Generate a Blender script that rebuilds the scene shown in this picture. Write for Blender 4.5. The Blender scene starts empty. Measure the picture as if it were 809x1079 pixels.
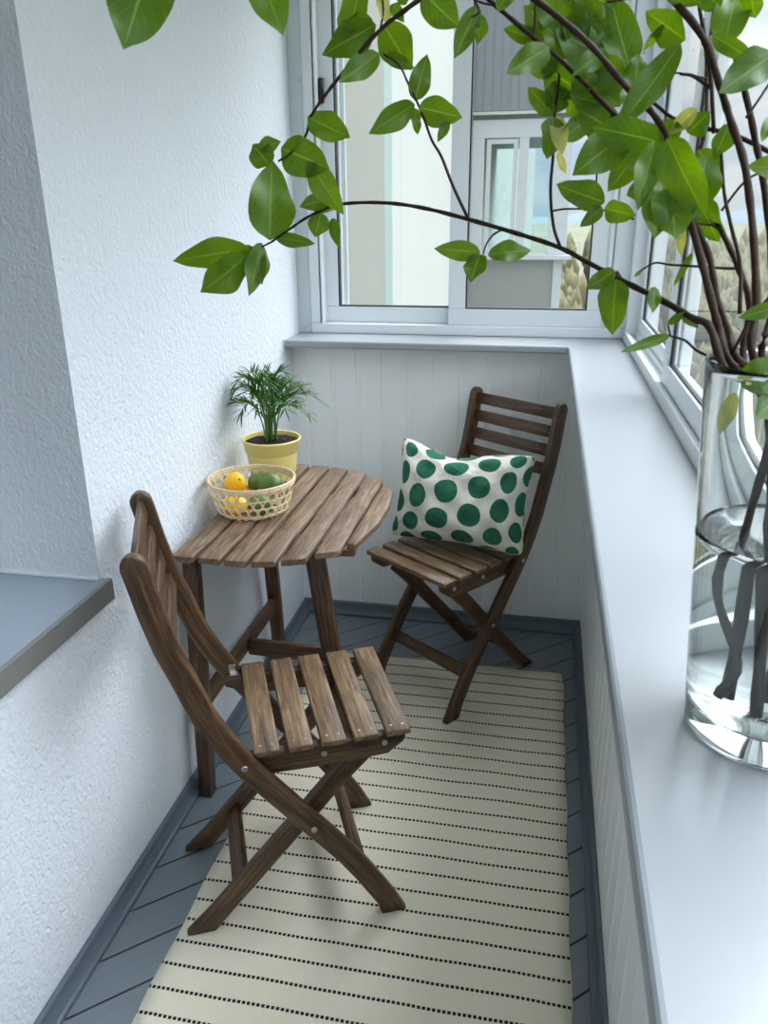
import bpy, bmesh, math, random
from mathutils import Vector, Matrix, Euler
PI = math.pi
R = math.radians
sc = bpy.context.scene
COL = sc.collection
rnd = random.Random(7)

# ------------------------------------------------------------------ camera
CAM = Vector((0, 0, 1.43))
CR = Matrix(((0.98099, -0.06156, 0.18403), (0.1939, 0.34799, -0.91723), (-0.00758, 0.93548, 0.35331)))
FPX = 831.7
cd = bpy.data.cameras.new('camera')
cam = bpy.data.objects.new('camera', cd)
COL.objects.link(cam)
cam.matrix_world = Matrix.Translation(CAM) @ CR.to_4x4()
cd.sensor_fit = 'HORIZONTAL'
cd.sensor_width = 36
cd.lens = FPX / 809 * 36
cd.clip_start = 0.02
cd.clip_end = 5000
cd.dof.use_dof = True
cd.dof.focus_distance = 1.5
cd.dof.aperture_fstop = cd.lens / 1.6
sc.camera = cam


def at(px, py, d):
    """the world point that lies d metres deep behind a picture position"""
    return CAM + CR @ Vector(((px - 404.5) / FPX * d, -(py - 539.5) / FPX * d, -d))


# ------------------------------------------------------------------ objects
def obj(name, me, mat=None, parent=None, kind=None):
    o = bpy.data.objects.new(name, me)
    COL.objects.link(o)
    if mat is not None:
        me.materials.clear()
        me.materials.append(mat)
    if parent is not None:
        o.parent = parent
    if kind:
        o['kind'] = kind
    return o


def tag(o, label, cat, group=None, kind=None):
    o['label'] = label
    o['category'] = cat
    if group:
        o['group'] = group
    if kind:
        o['kind'] = kind
    return o


def thing(name, label, cat, loc=(0, 0, 0), rz=0, group=None):
    o = bpy.data.objects.new(name, None)
    COL.objects.link(o)
    o.empty_display_size = 0.05
    o.location = loc
    o.rotation_euler = (0, 0, rz)
    return tag(o, label, cat, group)


def dup_tree(o, parent=None):
    c = o.copy()
    COL.objects.link(c)
    if parent is not None:
        c.parent = parent
    for ch in list(o.children):
        dup_tree(ch, c)
    return c


# ------------------------------------------------------------------ mesh building
class MB:
    def __init__(self):
        self.v = []
        self.f = []
        self.uv = []
        self.smooth = []

    def add(self, verts, faces, uvs=None, smooth=False):
        b = len(self.v)
        self.v += [tuple(p) for p in verts]
        for i, fc in enumerate(faces):
            self.f.append(tuple(b + k for k in fc))
            self.uv.append(uvs[i] if uvs else [(0, 0)] * len(fc))
            self.smooth.append(smooth)

    def box(self, x0, x1, y0, y1, z0, z1):
        vs = [(x, y, z) for x in (x0, x1) for y in (y0, y1) for z in (z0, z1)]
        fs = [(0, 1, 3, 2), (4, 6, 7, 5), (0, 4, 5, 1), (2, 3, 7, 6), (0, 2, 6, 4), (1, 5, 7, 3)]
        self.add(vs, fs)
        return self

    def sections(self, secs, closed=True, cap=True, smooth=True, u0=0.0, v0=0.0):
        """skin a list of equal rings; uv: u along, v around, in metres"""
        n = len(secs[0])
        vs = [p for s in secs for p in s]
        fs, uvs = [], []
        u = u0
        per = [0]
        for k in range(n):
            mid_ = secs[len(secs) // 2]
            per.append(per[-1] + (Vector(mid_[(k + 1) % n]) - Vector(mid_[k])).length)
        for i in range(len(secs) - 1):
            c0 = sum((Vector(p) for p in secs[i]), Vector()) / n
            c1 = sum((Vector(p) for p in secs[i + 1]), Vector()) / n
            du = (c1 - c0).length
            for k in range(n if closed else n - 1):
                a, b = i * n + k, i * n + (k + 1) % n
                fs.append((a, b, b + n, a + n))
                uvs.append([(u, v0 + per[k]), (u, v0 + per[k + 1]), (u + du, v0 + per[k + 1]), (u + du, v0 + per[k])])
            u += du
        self.add(vs, fs, uvs, smooth)
        if cap:
            m = len(self.v) - len(vs)
            L = (len(secs) - 1) * n
            self.f.append(tuple(m + k for k in reversed(range(n))))
            self.uv.append([(u0, v0 + per[k] * .3) for k in range(n)])
            self.f.append(tuple(m + L + k for k in range(n)))
            self.uv.append([(u, v0 + per[k] * .3) for k in range(n)])
            self.smooth += [False, False]
        return self

    def mesh(self, name):
        me = bpy.data.meshes.new(name)
        me.from_pydata(self.v, [], self.f)
        ul = me.uv_layers.new(name='UVMap')
        i = 0
        for fuv in self.uv:
            for c in fuv:
                ul.data[i].uv = c
                i += 1
        me.polygons.foreach_set('use_smooth', self.smooth)
        me.update()
        bm = bmesh.new()
        bm.from_mesh(me)
        bmesh.ops.recalc_face_normals(bm, faces=bm.faces)
        bm.to_mesh(me)
        bm.free()
        return me

    def build(self, name, mat, parent=None, kind=None, bevel=0, seg=2):
        o = obj(name, self.mesh(name), mat, parent, kind)
        if bevel:
            m = o.modifiers.new('bevel', 'BEVEL')
            m.width = bevel
            m.segments = seg
            m.limit_method = 'ANGLE'
        return o


def rrect(c, wv, tv, r=.004, n=3):
    """rounded rectangle ring: centre, half width vector, half thickness vector"""
    W, T = wv.length, tv.length
    w, t = wv.normalized(), tv.normalized()
    r = min(r, W * .9, T * .9)
    out = []
    for sx, sy, a0 in ((1, 1, 0), (-1, 1, PI / 2), (-1, -1, PI), (1, -1, 1.5 * PI)):
        for k in range(n):
            a = a0 + PI / 2 * k / (n - 1)
            out.append(c + w * (sx * (W - r) + r * math.cos(a)) + t * (sy * (T - r) + r * math.sin(a)))
    return out


def board(A, B, side, T, r=.004, seed=0.0, ch=.003, mb=None):
    """board whose two edges run along A[i] and B[i]; side = thickness direction"""
    mb = mb or MB()
    A = [Vector(p) for p in A]
    B = [Vector(p) for p in B]
    s = Vector(side).normalized() * T / 2
    secs = []
    n = len(A)
    for i in range(n):
        c = (A[i] + B[i]) / 2
        w = (A[i] - B[i]) / 2
        if i in (0, n - 1) and ch and w.length > ch * 2:
            j = 1 if i == 0 else n - 2
            d = ((A[j] + B[j]) / 2 - c).normalized()
            e = rrect(c, w * (1 - ch / w.length), s * (1 - ch / s.length), r)
            f = rrect(c + d * ch, w, s, r)
            secs += [e, f] if i == 0 else [f, e]
        else:
            secs.append(rrect(c, w, s, r))
    mb.sections(secs, u0=seed, v0=seed * 1.7)
    return mb


def straight(p, q, wdir, W, T, r=.003, seed=0.0, mb=None):
    p, q = Vector(p), Vector(q)
    d = (q - p).normalized()
    w = Vector(wdir)
    w = (w - d * w.dot(d)).normalized() * W / 2
    side = d.cross(w)
    pts = [p, p + (q - p) * .33, p + (q - p) * .66, q]
    return board([a + w for a in pts], [a - w for a in pts], side, T, r, seed, mb=mb)


def tube(pts, rad, n=8, mb=None, wob=0):
    mb = mb or MB()
    pts = [Vector(p) for p in pts]
    secs = []
    up = Vector((.13, .31, .94)).normalized()
    for i, p in enumerate(pts):
        d = (pts[min(i + 1, len(pts) - 1)] - pts[max(i - 1, 0)]).normalized()
        a = d.cross(up)
        if a.length < .05:
            a = d.cross(Vector((1, 0, 0)))
        a.normalize()
        b = d.cross(a)
        rr = rad[i] if isinstance(rad, (list, tuple)) else rad
        secs.append([p + (a * math.cos(2 * PI * k / n) + b * math.sin(2 * PI * k / n)) * rr for k in range(n)])
    mb.sections(secs)
    return mb


def lathe(profile, n=48, c=(0, 0, 0), mb=None):
    mb = mb or MB()
    c = Vector(c)
    secs = [[c + Vector((r * math.cos(2 * PI * k / n), r * math.sin(2 * PI * k / n), z)) for k in range(n)] for r, z in profile]
    mb.sections(secs, cap=False)
    return mb


def smooth_path(pts, sub=5):
    pts = [Vector(p) for p in pts]
    if len(pts) < 3:
        return pts
    out = []
    P = [pts[0] * 2 - pts[1]] + pts + [pts[-1] * 2 - pts[-2]]
    for i in range(1, len(P) - 2):
        for k in range(sub):
            t = k / sub
            a, b, c, d = P[i - 1], P[i], P[i + 1], P[i + 2]
            out.append(.5 * ((2 * b) + (c - a) * t + (2 * a - 5 * b + 4 * c - d) * t * t + (3 * b - a - 3 * c + d) * t ** 3))
    out.append(pts[-1])
    return out


# ------------------------------------------------------------------ materials
def lin(c):
    return tuple(((x / 255) / 12.92 if x / 255 <= .04045 else ((x / 255 + .055) / 1.055) ** 2.4) for x in c) + (1,)


class NT:
    def __init__(self, name):
        self.m = bpy.data.materials.new(name)
        self.m.use_nodes = True
        self.t = self.m.node_tree
        self.b = self.t.nodes['Principled BSDF']
        self.out = self.t.nodes['Material Output']

    def n(self, typ, **kw):
        nd = self.t.nodes.new(typ)
        for k, v in kw.items():
            if k.startswith('i_'):
                key = k[2:]
                nd.inputs[int(key) if key.isdigit() else key.replace('_', ' ')].default_value = v
            else:
                setattr(nd, k, v)
        return nd

    def l(self, a, b):
        self.t.links.new(a, b)

    def math(self, op, a, b=None, c=None):
        nd = self.n('ShaderNodeMath', operation=op)
        for i, x in enumerate((a, b, c)):
            if x is None:
                continue
            if isinstance(x, (int, float)):
                nd.inputs[i].default_value = x
            else:
                self.l(x, nd.inputs[i])
        return nd.outputs[0]

    def mix(self, fac, a, b, typ='MIX'):
        nd = self.n('ShaderNodeMix', data_type='RGBA', blend_type=typ)
        for i, x in ((0, fac), (6, a), (7, b)):
            if isinstance(x, (int, float, tuple)):
                nd.inputs[i].default_value = x
            else:
                self.l(x, nd.inputs[i])
        return nd.outputs[2]

    def ramp(self, fac, stops):
        nd = self.n('ShaderNodeValToRGB')
        els = nd.color_ramp.elements
        while len(els) < len(stops):
            els.new(.5)
        for e, (p, c) in zip(els, stops):
            e.position = p
            e.color = c
        self.l(fac, nd.inputs[0])
        return nd.outputs[0]

    def coord(self, which='Object', scale=(1, 1, 1), rot=(0, 0, 0), loc=(0, 0, 0)):
        tc = self.n('ShaderNodeTexCoord')
        mp = self.n('ShaderNodeMapping')
        mp.inputs['Scale'].default_value = scale
        mp.inputs['Rotation'].default_value = rot
        mp.inputs['Location'].default_value = loc
        self.l(tc.outputs[which], mp.inputs[0])
        return mp.outputs[0]

    def noise(self, vec, scale, detail=2, rough=.5, dist=0):
        nd = self.n('ShaderNodeTexNoise', i_Scale=scale, i_Detail=detail, i_Roughness=rough, i_Distortion=dist)
        self.l(vec, nd.inputs['Vector'])
        return nd.outputs[0]

    def bump(self, h, strength=.3, dist=.002):
        nd = self.n('ShaderNodeBump', i_Strength=strength, i_Distance=dist)
        self.l(h, nd.inputs['Height'])
        self.l(nd.outputs[0], self.b.inputs['Normal'])

    def base(self, c):
        if isinstance(c, tuple):
            self.b.inputs['Base Color'].default_value = c
        else:
            self.l(c, self.b.inputs['Base Color'])

    def set(self, **kw):
        for k, v in kw.items():
            self.b.inputs[k.replace('_', ' ')].default_value = v
        return self


def plain(name, c, rough=.5, metal=0, **kw):
    t = NT(name)
    t.base(lin(c))
    t.set(Roughness=rough, Metallic=metal, **kw)
    n = t.noise(t.coord(), 90, 2)
    t.bump(n, .05, .001)
    return t.m


def wood(name, dark, mid, light, rough=.45):
    t = NT(name)
    n1 = t.noise(t.coord('UV', (2.6, 105, 1)), 2.0, 6, .68, .5)
    n2 = t.noise(t.coord('UV', (2.4, 22, 1)), 2.2, 3, .6, 1.4)
    n3 = t.noise(t.coord('UV', (9, 300, 1)), 1.5, 3, .6)
    f = t.math('ADD', t.math('MULTIPLY', n1, .50), t.math('MULTIPLY', n2, .50))
    c = t.ramp(f, [(.36, lin(dark)), (.5, lin(mid)), (.62, lin(light))])
    c = t.mix(t.math('MULTIPLY', t.math('LESS_THAN', n3, .42), .45), c, lin(dark))
    vo = t.n('ShaderNodeTexVoronoi', i_Scale=1.0)
    t.l(t.coord('UV', (5.5, 17, 1)), vo.inputs['Vector'])
    kn = t.n('ShaderNodeMapRange', i_1=.04, i_2=.17, i_3=1.0, i_4=0.0)
    t.l(vo.outputs['Distance'], kn.inputs[0])
    sc_ = t.n('ShaderNodeSeparateColor')
    t.l(vo.outputs['Color'], sc_.inputs[0])
    some = t.math('LESS_THAN', sc_.outputs[0], .22)
    c = t.mix(t.math('MULTIPLY', t.math('MULTIPLY', kn.outputs[0], some), .75), c, lin(tuple(int(x * .6) for x in dark)))
    t.base(c)
    t.set(Roughness=rough)
    t.bump(t.math('ADD', n1, t.math('MULTIPLY', n3, .5)), .3, .0014)
    return t.m


M_CHAIR = wood('stained_acacia', (38, 24, 13), (80, 56, 34), (116, 86, 56), .38)
M_SEAT = wood('paler_acacia', (58, 42, 28), (118, 93, 66), (160, 132, 99), .46)  # seat slats, a paler brown than the rails
M_TABLE = wood('grey_brown_acacia', (62, 45, 31), (114, 90, 68), (152, 126, 100), .5)
M_STEEL = plain('steel', (190, 190, 185), .3, 1)
M_WHITE = plain('white_pvc', (224, 229, 232), .32)
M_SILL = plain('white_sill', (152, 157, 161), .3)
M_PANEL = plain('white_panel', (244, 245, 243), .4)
M_FILL = plain('grey_filler', (196, 206, 206), .6)
M_GASKET = plain('black_gasket', (22, 24, 28), .5)
M_HANDLE = plain('black_handle', (15, 18, 18), .35)
M_CEIL = plain('white_ceiling', (242, 244, 245), .7)


def stucco(name, c, strength=.55):
    t = NT(name)
    v = t.coord('Object', (1, 1, .75))
    n1 = t.noise(v, 75, 3, .6, .4)
    n2 = t.noise(v, 190, 2, .5)
    n3 = t.noise(v, 3, 3)
    h = t.math('ADD', t.math('MULTIPLY', t.math('SMOOTH_MIN', n1, .62, .1), 1.0), t.math('MULTIPLY', n2, .35))
    t.base(t.mix(n3, lin(c), lin(tuple(min(255, int(x * 1.03)) for x in c))))
    t.set(Roughness=.85)
    t.bump(h, strength, .006)
    return t.m


M_STUCCO = stucco('white_stucco', (221, 226, 231), .95)
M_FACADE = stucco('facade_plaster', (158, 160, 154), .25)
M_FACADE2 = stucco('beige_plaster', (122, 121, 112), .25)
M_GREENISH = plain('pale_green_reveal', (128, 146, 138), .6)


def metal_sill():
    t = NT('coated_metal')
    n = t.noise(t.coord(), 40, 3)
    t.base(t.mix(n, lin((158, 170, 182)), lin((170, 180, 191))))
    t.set(Roughness=.42, Metallic=.25)
    t.bump(n, .04, .001)
    return t.m


M_METAL = metal_sill()
M_EDGE = plain('metal_edge', (150, 152, 148), .35, .5)


def floor_mat():
    t = NT('painted_floorboards')
    tc = t.n('ShaderNodeTexCoord')
    sep = t.n('ShaderNodeSeparateXYZ')
    t.l(tc.outputs['Object'], sep.inputs[0])
    x, y = sep.outputs[0], sep.outputs[1]
    a = R(42)
    s = t.math('SUBTRACT', t.math('MULTIPLY', y, math.cos(a)), t.math('MULTIPLY', x, math.sin(a)))
    s = t.math('DIVIDE', t.math('SUBTRACT', s, .856 - .0015 - .094 * 20), .094)
    fr = t.math('FRACT', s)
    d = t.math('MULTIPLY', t.math('MINIMUM', fr, t.math('SUBTRACT', 1.0, fr)), .094)
    groove = t.math('LESS_THAN', d, .0022)
    vec = t.coord('Object', (1, 1, 1), (0, 0, -a))
    mp = t.n('ShaderNodeMapping')
    mp.inputs['Scale'].default_value = (2, 30, 1)
    t.l(vec, mp.inputs[0])
    n = t.noise(mp.outputs[0], 2, 4, .6)
    n2 = t.noise(t.coord(), 4, 2)
    c = t.mix(n, lin((104, 114, 122)), lin((128, 137, 144)))
    c = t.mix(t.math('MULTIPLY', n2, .3), c, lin((112, 120, 126)))
    c = t.mix(groove, c, lin((24, 28, 33)))
    t.base(c)
    t.set(Roughness=.42)
    h = t.math('SUBTRACT', t.math('MULTIPLY', n, .12), t.math('SUBTRACT', 1.0, t.math('MINIMUM', t.math('DIVIDE', d, .004), 1.0)))
    t.bump(h, .7, .003)
    return t.m


M_FLOOR = floor_mat()
M_BASE = plain('grey_blue_paint', (92, 102, 112), .32)


def rug_mat():
    t = NT('flatwoven_rug')
    tc = t.n('ShaderNodeTexCoord')
    sep = t.n('ShaderNodeSeparateXYZ')
    t.l(tc.outputs['Object'], sep.inputs[0])
    x, y = sep.outputs[0], sep.outputs[1]
    wob = t.math('MULTIPLY', t.math('SUBTRACT', t.noise(t.coord('Object', (1, 1, 1)), 5, 2), .5), .006)
    s = t.math('FRACT', t.math('DIVIDE', t.math('ADD', t.math('SUBTRACT', y, 1.126 - .0545 * 30.5), wob), .0545))
    line = t.math('LESS_THAN', t.math('ABSOLUTE', t.math('SUBTRACT', s, .5)), .062)
    q = t.math('FRACT', t.math('DIVIDE', t.math('ADD', x, 5.0), .0098))
    dash = t.math('LESS_THAN', q, .68)
    f = t.math('MULTIPLY', line, dash)
    w1 = t.math('SINE', t.math('MULTIPLY', x, 2 * PI / .0049))
    w2 = t.math('SINE', t.math('MULTIPLY', y, 2 * PI / .0035))
    n = t.noise(t.coord(), 220, 2)
    n2 = t.noise(t.coord('Object', (8, 40, 1)), 6, 3)
    c = t.mix(n2, lin((232, 222, 196)), lin((244, 236, 214)))
    c = t.mix(t.math('MULTIPLY', n, .35), c, lin((214, 203, 178)))
    t.base(t.mix(f, c, lin((26, 26, 28))))
    t.set(Roughness=.95)
    h = t.math('ADD', t.math('MULTIPLY', t.math('MULTIPLY', w1, w2), .5), n)
    t.bump(h, .5, .0015)
    return t.m


M_RUG = rug_mat()


def thin_glass(name, tint=(.97, .99, .985, 1), refl=1.0, haze=0.0):
    t = NT(name)
    t.t.nodes.remove(t.b)
    tr = t.n('ShaderNodeBsdfTransparent')
    tr.inputs[0].default_value = tint
    gl = t.n('ShaderNodeBsdfGlossy')
    gl.inputs['Roughness'].default_value = .01
    lw = t.n('ShaderNodeFresnel')
    lw.inputs[0].default_value = 1.5
    mx = t.n('ShaderNodeMixShader')
    geo = t.n('ShaderNodeNewGeometry')
    front = t.math('SUBTRACT', 1.0, geo.outputs['Backfacing'])
    t.l(t.math('MULTIPLY', t.math('MULTIPLY', lw.outputs[0], refl), front), mx.inputs[0])
    t.l(tr.outputs[0], mx.inputs[1])
    t.l(gl.outputs[0], mx.inputs[2])
    last = mx.outputs[0]
    if haze:
        df = t.n('ShaderNodeBsdfDiffuse')
        df.inputs[0].default_value = (.8, .82, .8, 1)
        m2 = t.n('ShaderNodeMixShader')
        n = t.noise(t.coord('Object', (1, 1, .25)), 14, 4, .7)
        t.l(t.math('MULTIPLY', n, haze), m2.inputs[0])
        t.l(last, m2.inputs[1])
        t.l(df.outputs[0], m2.inputs[2])
        last = m2.outputs[0]
    t.l(last, t.out.inputs[0])
    return t.m


M_PANE = thin_glass('window_glass', haze=.07)
M_PANE_TEAL = thin_glass('teal_reflection_glass', (.80, .90, .90, 1), .7)  # teal reflection on the neighbour's panes, put into the tint


def glass(name, ior, tint=(1, 1, 1, 1)):
    t = NT(name)
    t.t.nodes.remove(t.b)
    g = t.n('ShaderNodeBsdfGlass')
    g.inputs['IOR'].default_value = ior
    g.inputs['Roughness'].default_value = 0
    g.inputs['Color'].default_value = tint
    t.l(g.outputs[0], t.out.inputs[0])
    return t.m


M_VASE = glass('clear_glass', 1.47, (.985, .995, .99, 1))
M_WATER = glass('water', 1.33, (.985, .99, .975, 1))


def leaf_mat(name, a, b, rib, trans):
    t = NT(name)
    uv = t.coord('UV')
    sep = t.n('ShaderNodeSeparateXYZ')
    t.l(uv, sep.inputs[0])
    u, v = sep.outputs[0], sep.outputs[1]
    du = t.math('ABSOLUTE', t.math('SUBTRACT', u, .5))
    mid = t.math('LESS_THAN', du, .022)
    side = t.math('FRACT', t.math('MULTIPLY', t.math('SUBTRACT', v, t.math('MULTIPLY', du, .7)), 7.0))
    sv = t.math('LESS_THAN', t.math('ABSOLUTE', t.math('SUBTRACT', side, .5)), .035)
    oi = t.n('ShaderNodeObjectInfo')
    n = t.noise(t.coord('Object'), 25, 3)
    f = t.math('ADD', t.math('MULTIPLY', n, .5), t.math('MULTIPLY', oi.outputs['Random'], .5))
    c = t.mix(f, lin(a), lin(b))
    c = t.mix(t.math('MULTIPLY', sv, .25), c, lin(rib))
    c = t.mix(t.math('MULTIPLY', mid, .6), c, lin(rib))
    t.base(c)
    t.set(Roughness=.42)
    t.bump(t.math('ADD', t.math('MULTIPLY', sv, -.5), t.math('MULTIPLY', mid, -1.0)), .25, .001)
    tl = t.n('ShaderNodeBsdfTranslucent')
    hs = t.n('ShaderNodeHueSaturation')
    hs.inputs['Hue'].default_value = .478
    hs.inputs['Saturation'].default_value = 1.15
    hs.inputs['Value'].default_value = 1.45
    t.l(c, hs.inputs['Color'])
    t.l(hs.outputs[0], tl.inputs[0])
    mx = t.n('ShaderNodeMixShader')
    mx.inputs[0].default_value = trans
    t.l(t.b.outputs[0], mx.inputs[1])
    t.l(tl.outputs[0], mx.inputs[2])
    t.l(mx.outputs[0], t.out.inputs[0])
    return t.m


M_LEAF = leaf_mat('fresh_leaf', (58, 96, 16), (96, 134, 26), (140, 170, 74), .45)
M_LEAF_Y = leaf_mat('yellowing_leaf', (150, 160, 70), (196, 196, 120), (214, 210, 150), .5)
M_PALM = leaf_mat('palm_leaf', (34, 82, 26), (78, 130, 44), (90, 138, 60), .3)


def bark():
    t = NT('twig_bark')
    n = t.noise(t.coord('Object'), 90, 4)
    n2 = t.noise(t.coord('Object'), 260, 2)
    t.base(t.mix(n, lin((30, 18, 12)), lin((68, 49, 35))))
    t.set(Roughness=.6)
    t.bump(t.math('ADD', n, n2), .5, .0012)
    return t.m


M_BARK = bark()
M_BARK.node_tree.nodes['Principled BSDF'].inputs['Specular IOR Level'].default_value = .2
M_PALMSTEM = plain('palm_stem', (92, 132, 66), .5)
M_POT = plain('yellow_ceramic', (248, 230, 146), .32)


def soil():
    t = NT('potting_soil')
    n = t.noise(t.coord(), 160, 4, .7)
    t.base(t.mix(n, lin((20, 14, 11)), lin((70, 52, 40))))
    t.set(Roughness=.95)
    t.bump(n, 1, .006)
    return t.m


M_SOIL = soil()


def bamboo():
    t = NT('woven_bamboo')
    n = t.noise(t.coord('UV', (30, 300, 1)), 1.5, 3)
    t.base(t.mix(n, lin((214, 188, 146)), lin((242, 224, 190))))
    t.set(Roughness=.5)
    return t.m


M_BAMBOO = bamboo()


def fruit(name, a, b):
    t = NT(name)
    n = t.noise(t.coord(), 30, 2)
    vo = t.n('ShaderNodeTexVoronoi', i_Scale=420.0)
    t.l(t.coord(), vo.inputs['Vector'])
    t.base(t.mix(n, lin(a), lin(b)))
    t.set(Roughness=.35)
    t.bump(vo.outputs[0], .25, .0008)
    return t.m


M_LEMON = fruit('lemon_peel', (240, 178, 20), (250, 206, 50))
M_LIME = fruit('lime_peel', (56, 88, 34), (104, 130, 60))
M_TIP = plain('stem_scar', (96, 92, 44), .7)


def pillow_mat():
    t = NT('dotted_cotton')
    S, PX = .072, .146
    tc = t.n('ShaderNodeTexCoord')
    mp = t.n('ShaderNodeMapping')
    mp.inputs['Rotation'].default_value = (0, 0, R(-12))
    mp.inputs['Location'].default_value = (.01, .012, 0)
    t.l(tc.outputs['UV'], mp.inputs[0])
    wn = t.n('ShaderNodeTexNoise', i_Scale=30.0)
    t.l(tc.outputs['UV'], wn.inputs['Vector'])
    sep = t.n('ShaderNodeSeparateXYZ')
    t.l(mp.outputs[0], sep.inputs[0])
    x, y = sep.outputs[0], sep.outputs[1]
    ds = []
    for ox, oy in ((0, 0), (.5, .5)):
        fx = t.math('SUBTRACT', t.math('FRACT', t.math('ADD', t.math('DIVIDE', x, PX), 10 + ox)), .5)
        fy = t.math('SUBTRACT', t.math('FRACT', t.math('ADD', t.math('DIVIDE', y, S), 10 + oy)), .5)
        fx = t.math('MULTIPLY', fx, PX)
        fy = t.math('MULTIPLY', fy, S)
        ds.append(t.math('SQRT', t.math('ADD', t.math('MULTIPLY', fx, fx), t.math('MULTIPLY', fy, fy))))
    d = t.math('MINIMUM', *ds)
    d = t.math('ADD', d, t.math('MULTIPLY', t.math('SUBTRACT', wn.outputs[0], .5), .003))
    f = t.math('LESS_THAN', d, .0285)
    g = t.noise(t.coord('UV', (60, 260, 1)), 2, 2)
    green = t.mix(g, lin((20, 82, 62)), lin((48, 120, 92)))
    n = t.noise(t.coord('UV', (1, 1, 1)), 300, 2)
    cream = t.mix(n, lin((222, 218, 202)), lin((238, 236, 224)))
    t.base(t.mix(f, cream, green))
    t.set(Roughness=.9)
    n2 = t.noise(t.coord('UV', (1, 1, 1)), 16, 3, .6, .6)
    t.bump(t.math('ADD', t.math('MULTIPLY', n2, 1.0), t.math('MULTIPLY', n, .1)), .6, .02)
    return t.m


M_PILLOW = pillow_mat()

# ------------------------------------------------------------------ the balcony
WX = -.84          # left wall plane
BY = 2.62          # back parapet plane
RX = .195          # right parapet plane
SZ = 1.043         # top of the window sill
HI = 2.46          # top of the windows
CZ = 2.56
Y0 = -1.8

MB().box(-1.0, .36, Y0, 2.8, -.12, 0).build('floor', M_FLOOR, kind='structure')
MB().box(-1.35, .42, Y0 - .1, 2.82, CZ, CZ + .15).build('ceiling', M_CEIL, kind='structure')
w = MB()
w.box(-1.35, WX, 1.293, 2.80, -.12, CZ)
w.box(-1.35, WX, Y0, 1.293, -.12, .715)
w.box(-1.35, WX, Y0, 1.293, 2.2, CZ)
w.box(-1.35, WX, Y0, -.7, .715, 2.2)
w.build('wall_left', M_STUCCO, kind='structure')
MB().box(-1.35, .42, Y0 - .12, Y0, -.12, CZ).build('wall_behind', M_CEIL, kind='structure')


def panel_wall(name, axis, a0, a1, plane, out, pitch, z0, z1, first):
    """vertical tongue and groove boards: a0..a1 along the wall, face at plane, body towards out"""
    prof = []
    s = first
    xs = [a0]
    k = 0
    d = .003
    prof.append((a0, 0))
    while s < a1 - .01:
        g = .013
        prof += [(s - g / 2 - .0015, 0), (s - g / 2, d), (s + g / 2, d), (s + g / 2 + .0015, 0)]
        s += pitch
        k += 1
    prof.append((a1, 0))
    back = .08

    def P(a, dep, z):
        return (a, plane + out * dep, z) if axis == 'x' else (plane + out * dep, a, z)
    prof += [(a1, back), (a0, back)]
    mb = MB()
    mb.sections([[Vector(P(a, dep, z)) for a, dep in prof] for z in (z0, z1)], smooth=False)
    return mb.build(name, M_PANEL, kind='structure')


panel_wall('wall_back', 'x', WX, RX, BY, 1, .0885, 0, SZ - .024, -.79)
panel_wall('wall_right', 'y', Y0, BY, RX, 1, .0885, 0, SZ - .024, Y0 + .05)
MB().box(WX, RX - .004, BY - .008, BY, SZ - .05, SZ - .024).build('trim_1', M_PANEL, kind='structure', bevel=.002)
mb = MB()
mb.box(RX - .006, RX, Y0, BY - .008, SZ - .05, SZ - .024)
mb.build('trim_2', M_PANEL, kind='structure', bevel=.002)

# L-shaped window sill
mb = MB()
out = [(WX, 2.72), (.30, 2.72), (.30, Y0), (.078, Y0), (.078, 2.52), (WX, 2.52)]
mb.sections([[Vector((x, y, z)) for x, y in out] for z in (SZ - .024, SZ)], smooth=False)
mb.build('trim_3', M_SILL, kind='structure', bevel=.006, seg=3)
mb = MB()
mb.box(WX - .001, WX + .004, 2.514, 2.524, SZ - .027, SZ + .002)
mb.build('trim_4', M_FILL, kind='structure')


# baseboards: quarter-ish profile
def baseboard(name, p0, p1, inward, h=.044, t=.024, ex0=0, ex1=0):
    p0, p1, n = Vector(p0), Vector(p1), Vector(inward)
    prof = [(0, 0), (t, 0), (t, .010), (t * .80, .014), (t * .62, .020), (t * .45, .030), (t * .38, h - .004), (t * .25, h), (0, h)]
    mb = MB()
    mb.sections([[p + n * a + Vector((0, 0, b)) for a, b in prof] for p in (p0, p1)], smooth=False)
    return mb.build(name, M_BASE, kind='structure', bevel=.0015)


baseboard('baseboard_left', (WX, Y0, 0), (WX, BY, 0), (1, 0, 0), .046, .028)
baseboard('baseboard_back', (WX, BY, 0), (RX, BY, 0), (0, -1, 0), .05, .03)
baseboard('baseboard_right', (RX, Y0, 0), (RX, BY, 0), (-1, 0, 0), .046, .026)

# recess of the left wall: metal sill and the window in its depth
t = MB()
t.box(-1.06, -.82, -.72, 1.300, .742, .750)
sl = t.build('trim_5', M_METAL, kind='structure', bevel=.002)
tt = MB()
tt.box(-.826, -.817, -.72, 1.300, .706, .7515)
tt.build('edge', M_EDGE, sl, bevel=.0015)
tt = MB()
tt.box(-1.06, -.80 - .025, -.70, 1.293, .714, .742)
tt.build('core', M_CEIL, sl)
tt = MB()
tt.box(-1.06, -.842, 1.281, 1.295, .750, .756)
tt.build('sealant', M_WHITE, sl, bevel=.002)
w3 = MB()
X3 = -1.06
for (y0, y1, z0, z1) in ((-.7, 1.293, .745, .83), (-.7, 1.293, 2.12, 2.2), (1.215, 1.293, .83, 2.12), (-.7, -.62, .83, 2.12), (.26, .34, .83, 2.12)):
    w3.box(X3 - .05, X3, y0, y1, z0, z1)
wf = w3.build('window_1', M_WHITE, kind='structure', bevel=.004)
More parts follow.
